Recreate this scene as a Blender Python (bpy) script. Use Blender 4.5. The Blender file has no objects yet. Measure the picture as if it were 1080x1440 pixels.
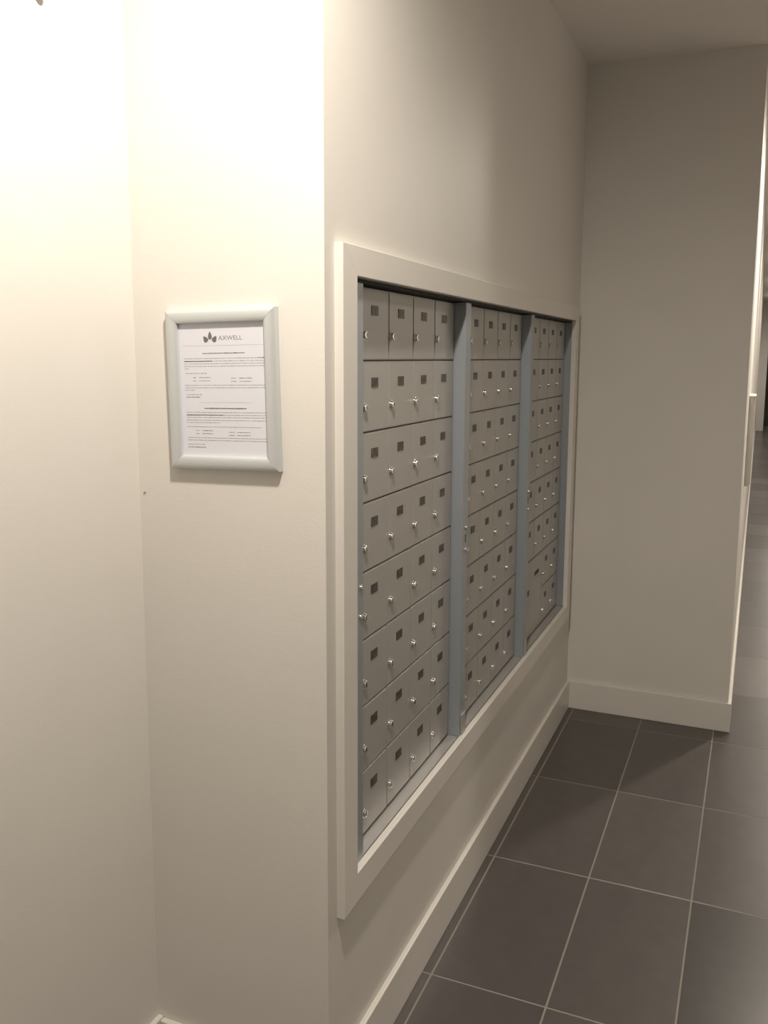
import bpy, bmesh, math, random
from mathutils import Vector, Matrix

random.seed(7)
SC = bpy.context.scene
COL = SC.collection

# ------------------------------------------------------------------ camera
F_PX, CX, CY = 1244.94, -4.48, -38.81
YAW, PITCH, ROLL, CAM_H = -0.4020, -0.1433, 0.0033, 1.6195
cd = bpy.data.cameras.new('camera')
cam = bpy.data.objects.new('camera', cd)
COL.objects.link(cam)
fwd = Vector((math.sin(YAW) * math.cos(PITCH), math.cos(YAW) * math.cos(PITCH), math.sin(PITCH)))
rt = fwd.cross(Vector((0, 0, 1))).normalized()
up = rt.cross(fwd)
c_, s_ = math.cos(ROLL), math.sin(ROLL)
r2 = c_ * rt + s_ * up
u2 = -s_ * rt + c_ * up
cam.matrix_world = Matrix(((r2.x, u2.x, -fwd.x, 0), (r2.y, u2.y, -fwd.y, 0),
                           (r2.z, u2.z, -fwd.z, CAM_H), (0, 0, 0, 1)))
cd.sensor_fit = 'HORIZONTAL'
cd.sensor_width = 36.0
cd.lens = F_PX / 1080 * 36.0
cd.shift_x = -CX / 1080
cd.shift_y = CY / 1080
cd.clip_start = 0.05
SC.camera = cam

# ------------------------------------------------------------------ world, exposure
w = bpy.data.worlds.new('world'); SC.world = w
w.use_nodes = True
w.node_tree.nodes['Background'].inputs[0].default_value = (0.9, 0.95, 1.0, 1)
w.node_tree.nodes['Background'].inputs[1].default_value = 0.0
SC.view_settings.view_transform = 'Standard'
SC.view_settings.look = 'None'
SC.view_settings.gamma = 1
SC.view_settings.use_curve_mapping = False
SC.view_settings.exposure = 0.0
WARM = (1.0, 0.905, 0.785)
# recessed downlights: (x, y, watts)
LAMPS = [(-0.39, 0.87, 144), (0.60, 5.34, 172), (0.7, 8.4, 90), (0.7, 12.0, 90), (0.7, 15.6, 90), (0.7, 19.2, 90)]

# ------------------------------------------------------------------ dimensions (metres)
XW, XD, XF, XT = -0.747, -0.777, -0.744, -0.729
YB, YN, XL, ZC = 3.987, 1.489, -1.181, 2.84
XH = -0.046           # hall-side face of the back wall
Y0, Y1, Z0, Z1 = 1.531, 3.891, 0.459, 1.832
TW, TT, TB = 0.0667, 0.0589, 0.0675
XR, YREAR, YFAR = 1.9, -1.3, 23.4

# ------------------------------------------------------------------ materials
def nodes(name):
    m = bpy.data.materials.new(name); m.use_nodes = True
    nt = m.node_tree
    return m, nt, nt.nodes['Principled BSDF']

def paint(name, col, rough=0.55, scale=90, bump=0.04, metal=0.0, var=0.04, spec=0.4):
    m, nt, b = nodes(name)
    tc = nt.nodes.new('ShaderNodeTexCoord')
    n = nt.nodes.new('ShaderNodeTexNoise'); n.inputs['Scale'].default_value = 3.0; n.inputs['Detail'].default_value = 4
    nt.links.new(tc.outputs['Object'], n.inputs['Vector'])
    mix = nt.nodes.new('ShaderNodeMix'); mix.data_type = 'RGBA'
    mix.inputs[6].default_value = (*[c * (1 - var) for c in col], 1)
    mix.inputs[7].default_value = (*[min(1, c * (1 + var)) for c in col], 1)
    nt.links.new(n.outputs['Fac'], mix.inputs[0])
    nt.links.new(mix.outputs[2], b.inputs['Base Color'])
    b.inputs['Roughness'].default_value = rough
    b.inputs['Metallic'].default_value = metal
    b.inputs['Specular IOR Level'].default_value = spec
    if bump:
        n2 = nt.nodes.new('ShaderNodeTexNoise'); n2.inputs['Scale'].default_value = scale; n2.inputs['Detail'].default_value = 3
        nt.links.new(tc.outputs['Object'], n2.inputs['Vector'])
        bp = nt.nodes.new('ShaderNodeBump'); bp.inputs['Strength'].default_value = bump; bp.inputs['Distance'].default_value = 0.002
        nt.links.new(n2.outputs['Fac'], bp.inputs['Height'])
        nt.links.new(bp.outputs['Normal'], b.inputs['Normal'])
    return m

M_WALL = paint('wall_paint', (0.71, 0.685, 0.645), 0.5, 220, 0.10)
M_CEIL = paint('ceiling_paint', (0.84, 0.81, 0.765), 0.8, 160, 0.1)
M_TRIM = paint('trim_paint', (0.72, 0.695, 0.65), 0.35, 60, 0.02)
M_DOOR = paint('mailbox_grey', (0.43, 0.42, 0.405), 0.38, 500, 0.03, metal=0.3, var=0.02)
M_POST = paint('anodised_blue_grey', (0.335, 0.37, 0.405), 0.38, 400, 0.03, metal=0.35, var=0.02)
M_DARK = paint('dark_gap', (0.03, 0.028, 0.025), 0.7, bump=0)
M_CHROME = paint('chrome', (0.80, 0.79, 0.77), 0.16, bump=0, metal=1.0, var=0)
M_KEY = paint('key_slot', (0.02, 0.02, 0.02), 0.5, bump=0)
M_SILVER = paint('satin_silver', (0.60, 0.63, 0.64), 0.36, 300, 0.03, metal=0.45, var=0.01)
M_PAPER = paint('paper', (0.68, 0.69, 0.76), 0.7, bump=0, var=0.01)
M_INK = paint('ink_grey', (0.20, 0.19, 0.21), 0.7, bump=0, var=0.0)
M_INKL = paint('ink_light', (0.34, 0.335, 0.36), 0.7, bump=0, var=0.0)
M_LOGO = paint('ink_logo', (0.15, 0.145, 0.15), 0.7, bump=0, var=0.0)
M_GROUT = paint('grout', (0.28, 0.258, 0.228), 0.8, 300, 0.2)
M_GLASSD = paint('dark_glazing', (0.03, 0.028, 0.02), 0.08, bump=0, var=0)

def plate_mat():
    m, nt, b = nodes('number_plate_print')
    tc = nt.nodes.new('ShaderNodeTexCoord'); oi = nt.nodes.new('ShaderNodeObjectInfo')
    ad = nt.nodes.new('ShaderNodeVectorMath'); ad.operation = 'ADD'
    nt.links.new(tc.outputs['Object'], ad.inputs[0]); nt.links.new(oi.outputs['Random'], ad.inputs[1])
    n = nt.nodes.new('ShaderNodeTexNoise'); n.inputs['Scale'].default_value = 90; n.inputs['Detail'].default_value = 1
    nt.links.new(ad.outputs[0], n.inputs['Vector'])
    r = nt.nodes.new('ShaderNodeValToRGB')
    r.color_ramp.elements[0].position = 0.48; r.color_ramp.elements[0].color = (0.04, 0.034, 0.028, 1)
    r.color_ramp.elements[1].position = 0.62; r.color_ramp.elements[1].color = (0.085, 0.075, 0.062, 1)
    nt.links.new(n.outputs['Fac'], r.inputs[0]); nt.links.new(r.outputs[0], b.inputs['Base Color'])
    b.inputs['Roughness'].default_value = 0.45
    return m
M_PLATE = plate_mat()

def tile_mat(name, island):
    m, nt, b = nodes(name)
    tc = nt.nodes.new('ShaderNodeTexCoord')
    n = nt.nodes.new('ShaderNodeTexNoise'); n.inputs['Scale'].default_value = 14; n.inputs['Detail'].default_value = 8
    nt.links.new(tc.outputs['Object'], n.inputs['Vector'])
    mix = nt.nodes.new('ShaderNodeMix'); mix.data_type = 'RGBA'
    mix.inputs[6].default_value = (0.086, 0.077, 0.073, 1); mix.inputs[7].default_value = (0.120, 0.109, 0.103, 1)
    nt.links.new(n.outputs['Fac'], mix.inputs[0])
    mul = nt.nodes.new('ShaderNodeMix'); mul.data_type = 'RGBA'; mul.blend_type = 'MULTIPLY'; mul.inputs[0].default_value = 1
    nt.links.new(mix.outputs[2], mul.inputs[6])
    if island:
        g = nt.nodes.new('ShaderNodeNewGeometry'); r = nt.nodes.new('ShaderNodeMapRange')
        r.inputs[3].default_value = 0.65; r.inputs[4].default_value = 1.4
        nt.links.new(g.outputs['Random Per Island'], r.inputs[0])
        cb = nt.nodes.new('ShaderNodeCombineColor')
        for k in range(3): nt.links.new(r.outputs[0], cb.inputs[k])
        nt.links.new(cb.outputs[0], mul.inputs[7])
    else:
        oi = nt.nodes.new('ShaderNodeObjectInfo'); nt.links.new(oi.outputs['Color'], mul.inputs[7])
    nt.links.new(mul.outputs[2], b.inputs['Base Color'])
    n3 = nt.nodes.new('ShaderNodeTexNoise'); n3.inputs['Scale'].default_value = 260
    nt.links.new(tc.outputs['Object'], n3.inputs['Vector'])
    bp = nt.nodes.new('ShaderNodeBump'); bp.inputs['Strength'].default_value = 0.05; bp.inputs['Distance'].default_value = 0.001
    nt.links.new(n3.outputs['Fac'], bp.inputs['Height']); nt.links.new(bp.outputs['Normal'], b.inputs['Normal'])
    b.inputs['Roughness'].default_value = 0.29
    b.inputs['Specular IOR Level'].default_value = 0.3
    return m
M_TILE = tile_mat('porcelain_tile', False)
M_TILEF = tile_mat('porcelain_tile_far', True)

# ------------------------------------------------------------------ helpers
def box(bm, a, b, bev=0.0):
    """axis-aligned box between corners a and b"""
    lo = [min(p, q) for p, q in zip(a, b)]; hi = [max(p, q) for p, q in zip(a, b)]
    r = bmesh.ops.create_cube(bm, size=1)
    for v in r['verts']:
        v.co = Vector([lo[k] + (v.co[k] + 0.5) * (hi[k] - lo[k]) for k in range(3)])
    if bev:
        es = {e for v in r['verts'] for e in v.link_edges}
        bmesh.ops.bevel(bm, geom=list(es), offset=bev, segments=2, affect='EDGES', profile=0.5)

def disc(bm, c, axis, r, d, seg=20, bev=0.0, r2=None):
    """short cylinder starting at c going d along axis"""
    ax = Vector(axis).normalized(); c = Vector(c)
    q = Vector((0, 0, 1)).rotation_difference(ax).to_matrix().to_4x4()
    res = bmesh.ops.create_cone(bm, cap_ends=True, segments=seg, radius1=r, radius2=r if r2 is None else r2, depth=d)
    bmesh.ops.transform(bm, matrix=Matrix.Translation(c + ax * d / 2) @ q, verts=res['verts'])
    if bev:
        top = [v for v in res['verts'] if (v.co - c).dot(ax) > d * 0.9]
        es = {e for v in top for e in v.link_edges if all(u in top for u in e.verts)}
        bmesh.ops.bevel(bm, geom=list(es), offset=bev, segments=3, affect='EDGES', profile=0.5)

def mesh_of(name, bm, mat, smooth=False):
    bmesh.ops.recalc_face_normals(bm, faces=bm.faces)
    me = bpy.data.meshes.new(name); bm.to_mesh(me); bm.free()
    me.materials.append(mat)
    if smooth:
        me.polygons.foreach_set('use_smooth', [True] * len(me.polygons))
        try: me.set_sharp_from_angle(angle=math.radians(35))
        except Exception: pass
    return me

def link(name, me, parent=None, loc=(0, 0, 0)):
    o = bpy.data.objects.new(name, me); COL.objects.link(o); o.location = loc
    if parent: o.parent = parent
    return o

def obj(name, bm, mat, parent=None, loc=(0, 0, 0), smooth=False):
    return link(name, mesh_of(name, bm, mat, smooth), parent, loc)

def empty(name, loc=(0, 0, 0)):
    o = bpy.data.objects.new(name, None); COL.objects.link(o); o.location = loc; o.empty_display_size = 0.1
    return o

def tag(o, label, cat, group=None):
    o['label'] = label; o['category'] = cat
    if group: o['group'] = group
    return o

def struct(o, label=None):
    o['kind'] = 'structure'
    if label:
        o['label'] = label
    return o

def boxes(name, mat, bs, parent=None, bev=0.0):
    bm = bmesh.new()
    for a, b in bs: box(bm, a, b, bev)
    return obj(name, bm, mat, parent)

# ------------------------------------------------------------------ setting: walls, ceiling
EPS = 0.0
struct(boxes('wall_left', M_WALL, [((XL - 0.2, YREAR, 0), (XL, YN + 0.15, ZC))]), 'bright off-white wall at the far left edge of the picture')
struct(boxes('wall_center', M_WALL, [((XL, YN, 0), (XW, YN + 0.055, ZC))]), 'off-white wall facing the camera, with the framed notice')
# mailbox wall with its opening
OY0, OY1, OZ0, OZ1 = 1.585, 3.868, 0.490, 1.800
W0, W1 = YN + 0.055, YB
bm = bmesh.new()
XB = XW - 0.32
def loop4(x, y0, y1, z0, z1): return [bm.verts.new((x, y0, z0)), bm.verts.new((x, y1, z0)), bm.verts.new((x, y1, z1)), bm.verts.new((x, y0, z1))]
fo = loop4(XW, W0, W1, 0, ZC); fi = loop4(XW, OY0, OY1, OZ0, OZ1)
bo = loop4(XB, W0, W1, 0, ZC); bi = loop4(XB + 0.03, OY0, OY1, OZ0, OZ1)
for k in range(4):
    j = (k + 1) % 4
    bm.faces.new((fo[k], fo[j], fi[j], fi[k])); bm.faces.new((fi[k], fi[j], bi[j], bi[k])); bm.faces.new((fo[k], bo[k], bo[j], fo[j]))
bm.faces.new(bo); bm.faces.new(bi)
struct(obj('wall_right', bm, M_WALL), 'off-white wall with the recessed mailboxes')
struct(boxes('wall_back', M_WALL, [((XB, YB, 0), (XH, YB + 0.16, ZC))]), 'plain off-white wall closing the mailbox recess')
struct(boxes('wall_hall', M_WALL, [((XH - 0.16, YB + 0.16, 0), (XH, YFAR, ZC))]), 'long side wall of the hall seen edge-on at the right')
struct(boxes('wall_side', M_WALL, [((XR, YREAR, 0), (XR + 0.2, YFAR, ZC))]))
struct(boxes('wall_rear', M_WALL, [((XL - 0.2, YREAR - 0.2, 0), (XR + 0.2, YREAR, ZC))]))
# far end of the hall: wall with dark glazing
struct(boxes('wall_far', M_WALL, [((XH - 0.16, YFAR, 0), (XH + 0.12, YFAR + 0.2, ZC)), ((1.5, YFAR, 0), (XR + 0.2, YFAR + 0.2, ZC)),
                                  ((XH + 0.12, YFAR, 2.35), (1.5, YFAR + 0.2, ZC))]), 'far end wall of the hall around dark glazing')
wf = empty('window_1', (0.8, YFAR, 0)); struct(wf, 'dark full-height glazing at the far end of the hall')
boxes('pane', M_GLASSD, [((XH + 0.12 - 0.8, 0.08, 0), (0.7, 0.10, 2.35))], wf)
for x in (XH + 0.14 - 0.8, -0.25, 0.25, 0.68):
    boxes('mullion', M_TRIM, [((x - 0.02, 0.03, 0), (x + 0.02, 0.08, 2.35))], wf)
struct(boxes('ceiling', M_CEIL, [((XL - 0.2, YREAR - 0.2, ZC), (XR + 0.2, YFAR + 0.2, ZC + 0.15))]), 'flat painted ceiling')

# baseboards (thickness 15 mm, small rounded top)
BH, BT = 0.131, 0.014
def baseboard(name, a, b, label=None):
    return struct(boxes(name, M_TRIM, [(a, b)], bev=0.0025), label)
baseboard('baseboard_right', (XW, YN - BT, 0), (XW + BT, YB - BT, BH), 'pale baseboard under the mailboxes')
baseboard('baseboard_back', (XW, YB - BT, 0), (XH + BT, YB, BH), 'pale baseboard along the back wall')
baseboard('baseboard_hall', (XH, YB, 0), (XH + BT, YFAR, BH), 'pale baseboard running down the hall')
baseboard('baseboard_center', (XL + BT, YN - BT, 0), (XW, YN, 0.127), 'pale baseboard below the framed notice')
baseboard('baseboard_left', (XL, YREAR, 0), (XL + BT, YN, BH))
baseboard('baseboard_side', (XR - BT, YREAR, 0), (XR, YFAR, BH))

# ------------------------------------------------------------------ floor: grout bed and porcelain tiles
fl = struct(boxes('floor', M_GROUT, [((XL - 0.2, YREAR - 0.2, -0.12), (XR + 0.2, YFAR + 0.2, -0.0007))]), 'dark grey rectangular tile floor with pale joints')
TX, TY, SX, SY, GAP = -0.4034, 2.0215, 0.3056, 0.610, 0.0048
tiles = {}
def tile_mesh(wx, wy):
    k = (round(wx, 4), round(wy, 4))
    if k not in tiles:
        bm = bmesh.new()
        g = GAP / 2
        x0, x1, y0, y1 = g, wx - g, g, wy - g
        c = 0.0008
        lo = [bm.verts.new(p) for p in ((x0, y0, -0.010), (x1, y0, -0.010), (x1, y1, -0.010), (x0, y1, -0.010))]
        mi = [bm.verts.new(p) for p in ((x0, y0, -c), (x1, y0, -c), (x1, y1, -c), (x0, y1, -c))]
        hi = [bm.verts.new(p) for p in ((x0 + c, y0 + c, 0), (x1 - c, y0 + c, 0), (x1 - c, y1 - c, 0), (x0 + c, y1 - c, 0))]
        for A, B in ((lo, mi), (mi, hi)):
            for i in range(4): bm.faces.new((A[i], A[(i + 1) % 4], B[(i + 1) % 4], B[i]))
        bm.faces.new(hi)
        tiles[k] = mesh_of('tile', bm, M_TILE)
    return tiles[k]
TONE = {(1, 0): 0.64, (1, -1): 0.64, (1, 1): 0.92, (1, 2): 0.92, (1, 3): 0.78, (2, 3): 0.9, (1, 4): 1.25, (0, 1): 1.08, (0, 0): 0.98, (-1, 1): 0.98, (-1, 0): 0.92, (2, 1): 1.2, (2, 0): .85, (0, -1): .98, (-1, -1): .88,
        (0, 2): 0.96, (-1, 2): 0.88}  # tones of these tiles deepen the back wall's shadow on the floor
far = []
for i in range(-3, 8):
    for j in range(-6, 36):
        x0 = max(TX + i * SX, XL); x1 = min(TX + (i + 1) * SX, XR)
        y0 = max(TY + j * SY, YREAR); y1 = min(TY + (j + 1) * SY, YFAR)
        if x1 - x0 < 0.02 or y1 - y0 < 0.02: continue
        if x1 < XW and y0 > YN + 0.0: continue
        if x1 < XH and y0 > YB: continue
        if y0 > YN and x0 < XW: x0 = XW
        if y0 < YB < y1 and x1 < XH: y1 = YB
        if y0 > YB and x0 < XH: x0 = XH
        if -3 <= j <= 7:
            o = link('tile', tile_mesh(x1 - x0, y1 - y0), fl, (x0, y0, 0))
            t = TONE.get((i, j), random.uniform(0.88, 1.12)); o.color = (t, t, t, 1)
        else:
            far.append((x0, x1, y0, y1))
bm = bmesh.new()
for x0, x1, y0, y1 in far: box(bm, (x0 + GAP / 2, y0 + GAP / 2, -0.01), (x1 - GAP / 2, y1 - GAP / 2, 0))
ft = obj('tile', bm, M_TILEF, fl); ft['kind'] = 'stuff'

# ------------------------------------------------------------------ picture-frame rails with mitred corners
def rail(name, profile, mat, parent, side, a0, a1, b0, b1, wa, wb, P, smooth=False):
    """profile: (s in 0..1 across the rail from outside, height). side: 0 bottom,1 right,2 top,3 left.
    a: first in-plane axis, b: vertical; P(a,b,h) gives the point. wa: width of vertical rails, wb = (bottom, top) widths"""
    bm = bmesh.new(); g = 0.0002
    rows = []
    for end in (0, 1):
        row = []
        for s, h in profile:
            if side == 0: a = a0 + s * wa + g if end == 0 else a1 - s * wa - g; b = b0 + s * wb[0]
            elif side == 2: a = a0 + s * wa + g if end == 0 else a1 - s * wa - g; b = b1 - s * wb[1]
            elif side == 3: b = b0 + s * wb[0] + g if end == 0 else b1 - s * wb[1] - g; a = a0 + s * wa
            else: b = b0 + s * wb[0] + g if end == 0 else b1 - s * wb[1] - g; a = a1 - s * wa
            row.append(bm.verts.new(P(a, b, h)))
        rows.append(row)
    n = len(profile)
    for k in range(n):
        j = (k + 1) % n
        bm.faces.new((rows[0][k], rows[0][j], rows[1][j], rows[1][k]))
    bm.faces.new(rows[0]); bm.faces.new(rows[1])
    return obj(name, bm, mat, parent, smooth=smooth)

T = XT - XW
tr = empty('trim_1', (XW, (Y0 + Y1) / 2, Z0)); struct(tr, 'flat off-white casing mitred round the mailbox opening')
flat = [(0, 0.0), (0, T - .002), (.01, T - .0006), (.03, T), (.97, T), (.99, T - .0006), (1, T - .002), (1, 0.0)]
for sd in range(4):
    rail('board', flat, M_TRIM, tr, sd, Y0 - tr.location.y, Y1 - tr.location.y, 0, Z1 - Z0, TW, (TB, TT), lambda a, b, h: (h, a, b))

# ------------------------------------------------------------------ mailboxes
PY = [1.600, 2.338, 3.088, 3.8285]          # y of the dividing posts
PWID = [0.057, 0.047, 0.046]
DW, DH, ZT = 0.1540, 0.1543, 1.7655
ROWS = 8
ZSILL = 0.5265
def door_mesh(w_, h_):
    bm = bmesh.new()
    box(bm, (-0.010, 0.0006, -h_ + 0.0012), (0, w_ - 0.0006, -0.0014))
    es = [e for e in bm.edges if all(v.co.x > -0.001 for v in e.verts)]
    bmesh.ops.bevel(bm, geom=es, offset=0.0026, segments=2, affect='EDGES')
    return mesh_of('mail_door', bm, M_DOOR)
ME_DOOR = door_mesh(DW, DH)
def plate_mesh():
    bm = bmesh.new(); box(bm, (0, -0.0180, -0.0105), (0.0012, 0.0180, 0.0105)); return mesh_of('number_plate', bm, M_PLATE)
ME_PLATE = plate_mesh()
def lock_mesh():
    bm = bmesh.new()
    disc(bm, (0, 0, 0), (1, 0, 0), 0.0106, 0.0022, 24, 0.0006)
    disc(bm, (0.0022, 0, 0), (1, 0, 0), 0.0088, 0.0052, 24, 0.0014)
    me = mesh_of('lock', bm, M_CHROME, True)
    me.materials.append(M_KEY)
    b2 = bmesh.new(); b2.from_mesh(me)
    n0 = len(b2.faces)
    box(b2, (0.0072, -0.0012, -0.0042), (0.0077, 0.0012, 0.0042))
    b2.faces.ensure_lookup_table()
    for f in list(b2.faces)[n0:]: f.material_index = 1
    b2.to_mesh(me); b2.free()
    return me
ME_LOCK = lock_mesh()
def screw_mesh():
    bm = bmesh.new(); disc(bm, (0, 0, 0), (1, 0, 0), 0.0062, 0.004, 16, 0.0014); return mesh_of('flange_lock', bm, M_CHROME, True)
ME_SCREW = screw_mesh()

LAB = ['nearest of the three grey mailbox banks, left end of the recess',
       'middle grey mailbox bank between the two blue-grey posts',
       'farthest grey mailbox bank, beside the back wall, with a black mail slot']
for k in range(3):
    y0, y1 = PY[k], PY[k + 1]
    root = empty('mailbox_bank', (XD, y0, ZSILL))
    tag(root, LAB[k], 'mailboxes', 'recessed apartment mailbox banks')
    def L(x, y, z): return (x - XD, y - y0, z - ZSILL)
    yd = y1 - 0.0045 - 4 * DW
    zb = ZT - ROWS * DH
    ye = y1 - 0.0005
    # housing: dark box behind the doors
    boxes('housing', M_DARK, [(L(XD - 0.20, y0 + 0.001, 0.500), L(XD - 0.0085, ye, 1.790))], root)
    # sill and header of the bank
    boxes('sill', M_DOOR, [(L(XD - 0.0085, y0 + 0.001, 0.500), L(XF - 0.0010, ye, ZSILL))], root)
    boxes('header', M_DARK, [(L(XD - 0.0085, y0 + 0.001, 1.7675), L(XF - 0.004, ye, 1.790))], root)  # near-black colour stands in for the shade on the header's underside
    # dividing post, protruding in front of the doors
    boxes('post', M_POST, [(L(XD - 0.0084, y0, ZSILL + 0.0003), L(XF, y0 + PWID[k], 1.7655))], root, bev=0.001)
    # filler strip between post and first door
    boxes('filler_strip', M_DOOR, [(L(XD - 0.0084, y0 + PWID[k] + .0005, ZSILL + 0.003), L(XD - 0.001, yd - 0.001, 1.7645))], root)
    if k == 2:
        boxes('post', M_POST, [(L(XD - 0.0084, y1, ZSILL + 0.0003), L(XF, y1 + 0.034, 1.7655))], root, bev=0.001)
    yl = y0 + (0.044 if k == 0 else 0.028 if k == 1 else 0.018)
    for z in (1.141, 1.077):
        link('flange_lock', ME_SCREW, root, L(XF, yl, z))
    if k: boxes('flange_slot', M_KEY, [(L(XF, yl - 0.004, 1.098), L(XF + 0.0006, yl + 0.002, 1.122))], root)
    if k:
        boxes('bottom_bracket', M_DOOR, [(L(XF, y0 + .012, ZSILL + 0.002), L(XF + 0.004, y0 + PWID[k] - 0.003, ZSILL + 0.062))], root, bev=0.001)
    for r in range(ROWS):
        for c in range(4):
            if k == 2 and r >= 6 and c < 2: continue
            d = link('mail_door', ME_DOOR, root, L(XD, yd + c * DW, ZT - r * DH))
            p = link('number_plate', ME_PLATE, d, (0, 0.0735, -0.0475))
            q = link('lock', ME_LOCK, d, (0, 0.0150, -0.1005))
    if k == 2:
        bm = bmesh.new()
        d = link('mail_door', door_mesh(2 * DW, 2 * DH), root, L(XD, yd, ZT - 6 * DH))
        d['label'] = 'large double-width collection door with a black mail slot'
        link('number_plate', ME_PLATE, d, (0, 0.0735, -0.125))
        bs = bmesh.new(); box(bs, (0, -0.040, -0.009), (0.0014, 0.040, 0.009)); s = obj('mail_slot', bs, M_KEY, d, (0, 0.205, -0.068))
        fr = bmesh.new()
        for a, b in (((0, -.043, .009), (.003, .043, .012)), ((0, -.043, -.012), (.003, .043, -.009)), ((0, -.043, -.009), (.003, -.040, .009)), ((0, .040, -.009), (.003, .043, .009))): box(fr, a, b)
        obj('slot_frame', fr, M_DOOR, d, (0, 0.205, -0.068))

# ------------------------------------------------------------------ framed notice
NW, NH, NR = 0.250, 0.3135, 0.0262
nf = empty('notice_frame', (-0.9665, YN - 0.0001, 1.5535)); nf.rotation_euler = (0, math.radians(-1.1), 0)
tag(nf, 'silver snap frame holding a typed white notice on the bright wall', 'picture frame')
def arc(n=9, H=0.0165):
    pts = [(0, 0.0), (0, 0.0090)]
    for q in range(n):
        t = q / (n - 1); a = math.pi * (0.12 + 0.80 * t)
        pts.append((0.5 - 0.5 * math.cos(math.pi * t), 0.0090 + (H - .0090) * math.sin(math.pi * (0.08 + 0.84 * t)) ** 0.8))
    pts += [(1, 0.0085), (1, 0.0)]
    return pts
for sd in range(4):
    rail('rail', arc(), M_SILVER, nf, sd, -NW / 2, NW / 2, -NH / 2, NH / 2, NR, (NR, NR), lambda a, b, h: (a, -h, b), smooth=True)
boxes('backing', M_SILVER, [((-NW / 2 + .004, -0.0062, -NH / 2 + .004), (NW / 2 - .004, 0, NH / 2 - .004))], nf)
PW, PH = NW - 2 * NR + 0.004, NH - 2 * NR + 0.004
paper = boxes('paper', M_PAPER, [((-PW / 2, -0.0072, -PH / 2), (PW / 2, -0.0064, PH / 2))], nf)
VW, VH = NW - 2 * NR, NH - 2 * NR
PYF = -0.0073
def uv(u, v): return ((u - 0.5) * VW, (0.5 - v) * VH)
def flatpoly(bm, pts, y=PYF):
    vs = [bm.verts.new((x, y, z)) for x, z in pts]; bm.faces.new(vs)
rnd = random.Random(3)
def textline(bm, v, u0, u1, h=0.0052, solid=False, slope=0.0):
    u = u0
    while u < u1 - 0.004:
        wl = rnd.choice([.012, .02, .028, .036, .044, .055]) if not solid else rnd.choice([.05, .07, .09])
        e = min(u + wl, u1)
        hh = h * rnd.uniform(0.75, 1.1)
        a = uv(u, v - hh / 2); b = uv(e, v + hh / 2)
        flatpoly(bm, [(a[0], a[1]), (b[0], a[1]), (b[0], b[1]), (a[0], b[1])])
        u = e + (0.006 if not solid else 0.003)
light = bmesh.new(); bold = bmesh.new()
def rows(vs, u0=0.055, u1=0.985, last=None):
    for q, v in enumerate(vs): textline(light, v, u0, (last if (last and q == len(vs) - 1) else u1))
rows([.263, .283, .302, .321, .339], last=.11); textline(bold, .263, .905, .985, .006); textline(bold, .283, .055, .385, .0065, True)
rows([.373], .065, .32)
for v in (.405, .429): textline(bold, v, .155, .19, .005); textline(bold, v, .225, .36, .005); textline(bold, v + .006, .60, .66, .005); textline(bold, v + .006, .695, .835, .005)
rows([.463, .482, .500], last=.165)
rows([.533], .065, .26); textline(bold, .552, .065, .235, .006)
rows([.668, .688, .706, .727, .745], last=.45); textline(bold, .688, .06, .485, .0065, True)
rows([.777], .06, .925)
for v in (.806, .829): textline(bold, v, .165, .20, .005); textline(bold, v, .24, .365, .005); textline(bold, v + .010, .555, .62, .005); textline(bold, v + .010, .65, .80, .005)
rows([.861, .880], .06, .985)
rows([.912], .06, .265); textline(bold, .934, .06, .275, .006)
textline(bold, .225, .275, .765, .0075, True); textline(bold, .637, .275, .765, .009, True)
pr = obj('print_lines', light, M_INKL, paper); pr['kind'] = 'stuff'
pb = obj('bold_print', bold, M_INK, paper); pb['kind'] = 'stuff'
rl = bmesh.new()
for v, a, b in ((.168, .04, .985), (.592, .21, .84)):
    p, q = uv(a, v - .0008), uv(b, v + .0008); flatpoly(rl, [(p[0], p[1]), (q[0], p[1]), (q[0], q[1]), (p[0], q[1])])
obj('ruled_line', rl, M_INKL, paper)
# emblem: three leaf drops
lg = bmesh.new()
def leaf(cu, cv, ang, ln, wd):
    cx, cz = uv(cu, cv); pts = []
    for q in range(18):
        t = q / 18 * 2 * math.pi
        rr = math.cos(t); x = wd * math.sin(t) * (1 - 0.55 * rr) ; z = ln * rr
        pts.append((cx + x * math.cos(ang) + z * math.sin(ang), cz - x * math.sin(ang) + z * math.cos(ang)))
    flatpoly(lg, pts)
leaf(.372, .093, 0.0, .0080, .0040)
leaf(.318, .119, -0.62, .0068, .0048)
leaf(.426, .119, 0.62, .0068, .0048)
obj('emblem', lg, M_LOGO, paper)
cu = bpy.data.curves.new('logo_text', 'FONT'); cu.body = 'AXWELL'; cu.size = 0.0122; cu.align_x = 'CENTER'; cu.align_y = 'CENTER'; cu.space_character = 1.02
to = bpy.data.objects.new('logo_tmp', cu); COL.objects.link(to)
bpy.context.view_layer.update()
me = bpy.data.meshes.new_from_object(to.evaluated_get(bpy.context.evaluated_depsgraph_get()))
bpy.data.objects.remove(to)
me.materials.clear(); me.materials.append(M_INK)
xs = [v.co.x for v in me.vertices]; wid = max(xs) - min(xs); target = 0.272 * VW
for v in me.vertices: v.co = Vector((v.co.x * target / wid, v.co.z, v.co.y))
t = link('lettering', me, paper, (uv(.605, .115)[0], PYF, uv(.605, .115)[1]))

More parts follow.
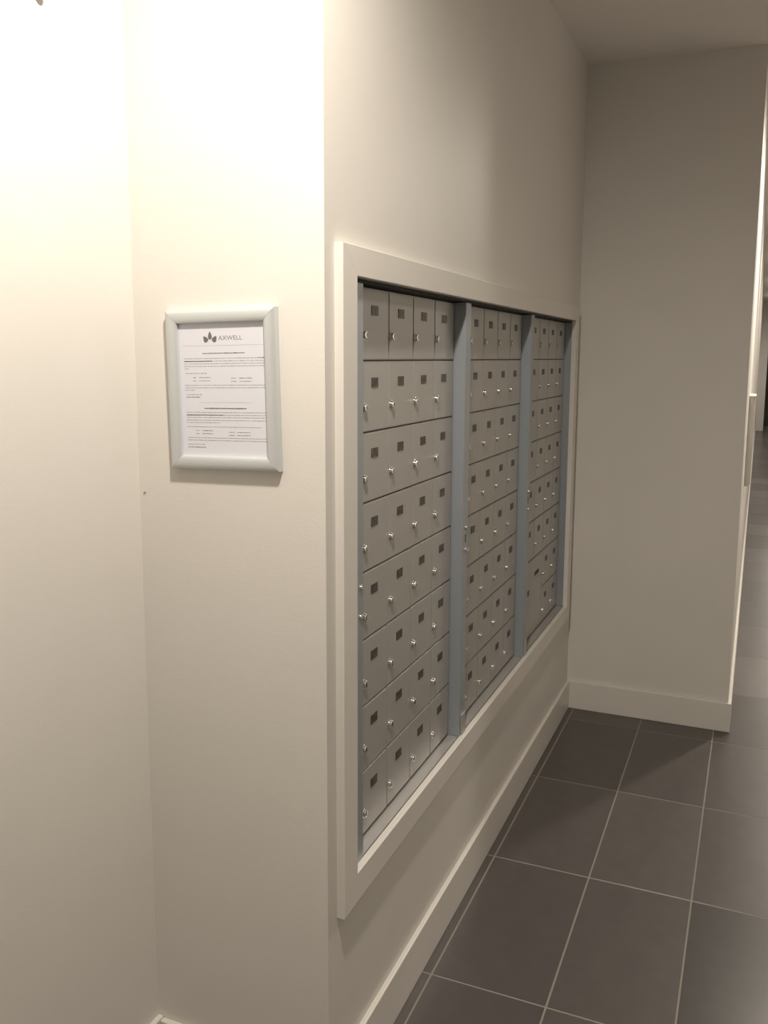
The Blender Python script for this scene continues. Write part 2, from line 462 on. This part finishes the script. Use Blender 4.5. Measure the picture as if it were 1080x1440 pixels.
# ------------------------------------------------------------------ small marks on the walls
def chip(y_or_x, z, wall, nm, label, r=0.003, mat=M_TRIM):
    bm = bmesh.new()
    if wall == 'center': disc(bm, (0, 0, 0), (0, -1, 0), r, 0.002, 10, 0.0006); loc = (y_or_x, YN, z)
    elif wall == 'left': disc(bm, (0, 0, 0), (1, 0, 0), r, 0.012, 12, 0.001); loc = (XL, y_or_x, z)
    else: disc(bm, (0, 0, 0), (1, 0, 0), r, 0.002, 10, 0.0006); loc = (XW, y_or_x, z)
    return tag(obj(nm, bm, mat, None, loc, True), label, 'nail')
chip(-1.168, 1.338, 'center', 'nail_head', 'tiny nail head low left of the framed notice near the wall corner', 0.0022, M_POST)
chip(1.262, 2.234, 'left', 'nail_head', 'small dark nail head high on the bright left wall at the top edge', 0.009, M_DARK)

# slim cabinet on the hall wall, seen end-on
wc = empty('wall_cabinet', (XH, 5.00, 0.95))
tag(wc, 'slim pale wall cabinet with a bright top, on the hall wall at the right edge', 'cabinet')
boxes('cabinet_body', M_TRIM, [((0, 0, 0), (0.024, 0.28, 0.465))], wc, bev=0.002)
boxes('cabinet_top', M_TRIM, [((0, -0.004, 0.465), (0.033, 0.284, 0.475))], wc, bev=0.001)
boxes('cabinet_door', M_TRIM, [((0.024, 0.008, 0.008), (0.029, 0.272, 0.457))], wc, bev=0.001)
# pillar far down the hall
pp = boxes('hall_pillar', M_WALL, [((XH, 21.6, 0), (XH + 0.17, 22.0, ZC))]); struct(pp, 'pale pillar far down the hall'); pp.name = 'trim_2'

# ------------------------------------------------------------------ recessed downlights
def emit(name, col, s):
    m, nt, b = nodes(name)
    b.inputs['Base Color'].default_value = (0.8, 0.8, 0.8, 1)
    b.inputs['Emission Color'].default_value = (*col, 1); b.inputs['Emission Strength'].default_value = s
    return m
M_LAMP = emit('lamp_lens', WARM, 8.0)
def ring_mesh():
    bm = bmesh.new(); n = 32; prof = [(0.062, 0), (0.078, 0), (0.077, -0.004), (0.064, -0.006), (0.062, -0.004)]
    R = [[bm.verts.new((r * math.cos(2 * math.pi * a / n), r * math.sin(2 * math.pi * a / n), z)) for r, z in prof] for a in range(n)]
    for a in range(n):
        for k in range(len(prof)):
            j = (k + 1) % len(prof); bm.faces.new((R[a][k], R[a][j], R[(a + 1) % n][j], R[(a + 1) % n][k]))
    return mesh_of('trim_ring', bm, M_TRIM, True)
ME_RING = ring_mesh()
bm = bmesh.new(); disc(bm, (0, 0, 0), (0, 0, -1), 0.0618, 0.002, 32); ME_LENS = mesh_of('lens', bm, M_LAMP)
WHERE = ['above the framed notice', 'just past the back wall in the hall', 
         'first beyond the hall cabinet', 'second beyond the hall cabinet', 'third beyond the hall cabinet', 'last in the hall']
for (x, y, wt), wh in zip(LAMPS, WHERE):
    e = empty('ceiling_light', (x, y, ZC)); tag(e, 'round recessed ceiling downlight ' + wh, 'ceiling light', 'recessed downlights')
    link('trim_ring', ME_RING, e); link('lens', ME_LENS, e)
    ld = bpy.data.lights.new('lamp', 'SPOT'); ld.energy = wt; ld.color = WARM; ld.shadow_soft_size = 0.05
    ld.spot_size = math.radians(179); ld.spot_blend = 0.68
    lo = bpy.data.objects.new('lamp', ld); COL.objects.link(lo); lo.parent = e; lo.location = (0, 0, -0.03)
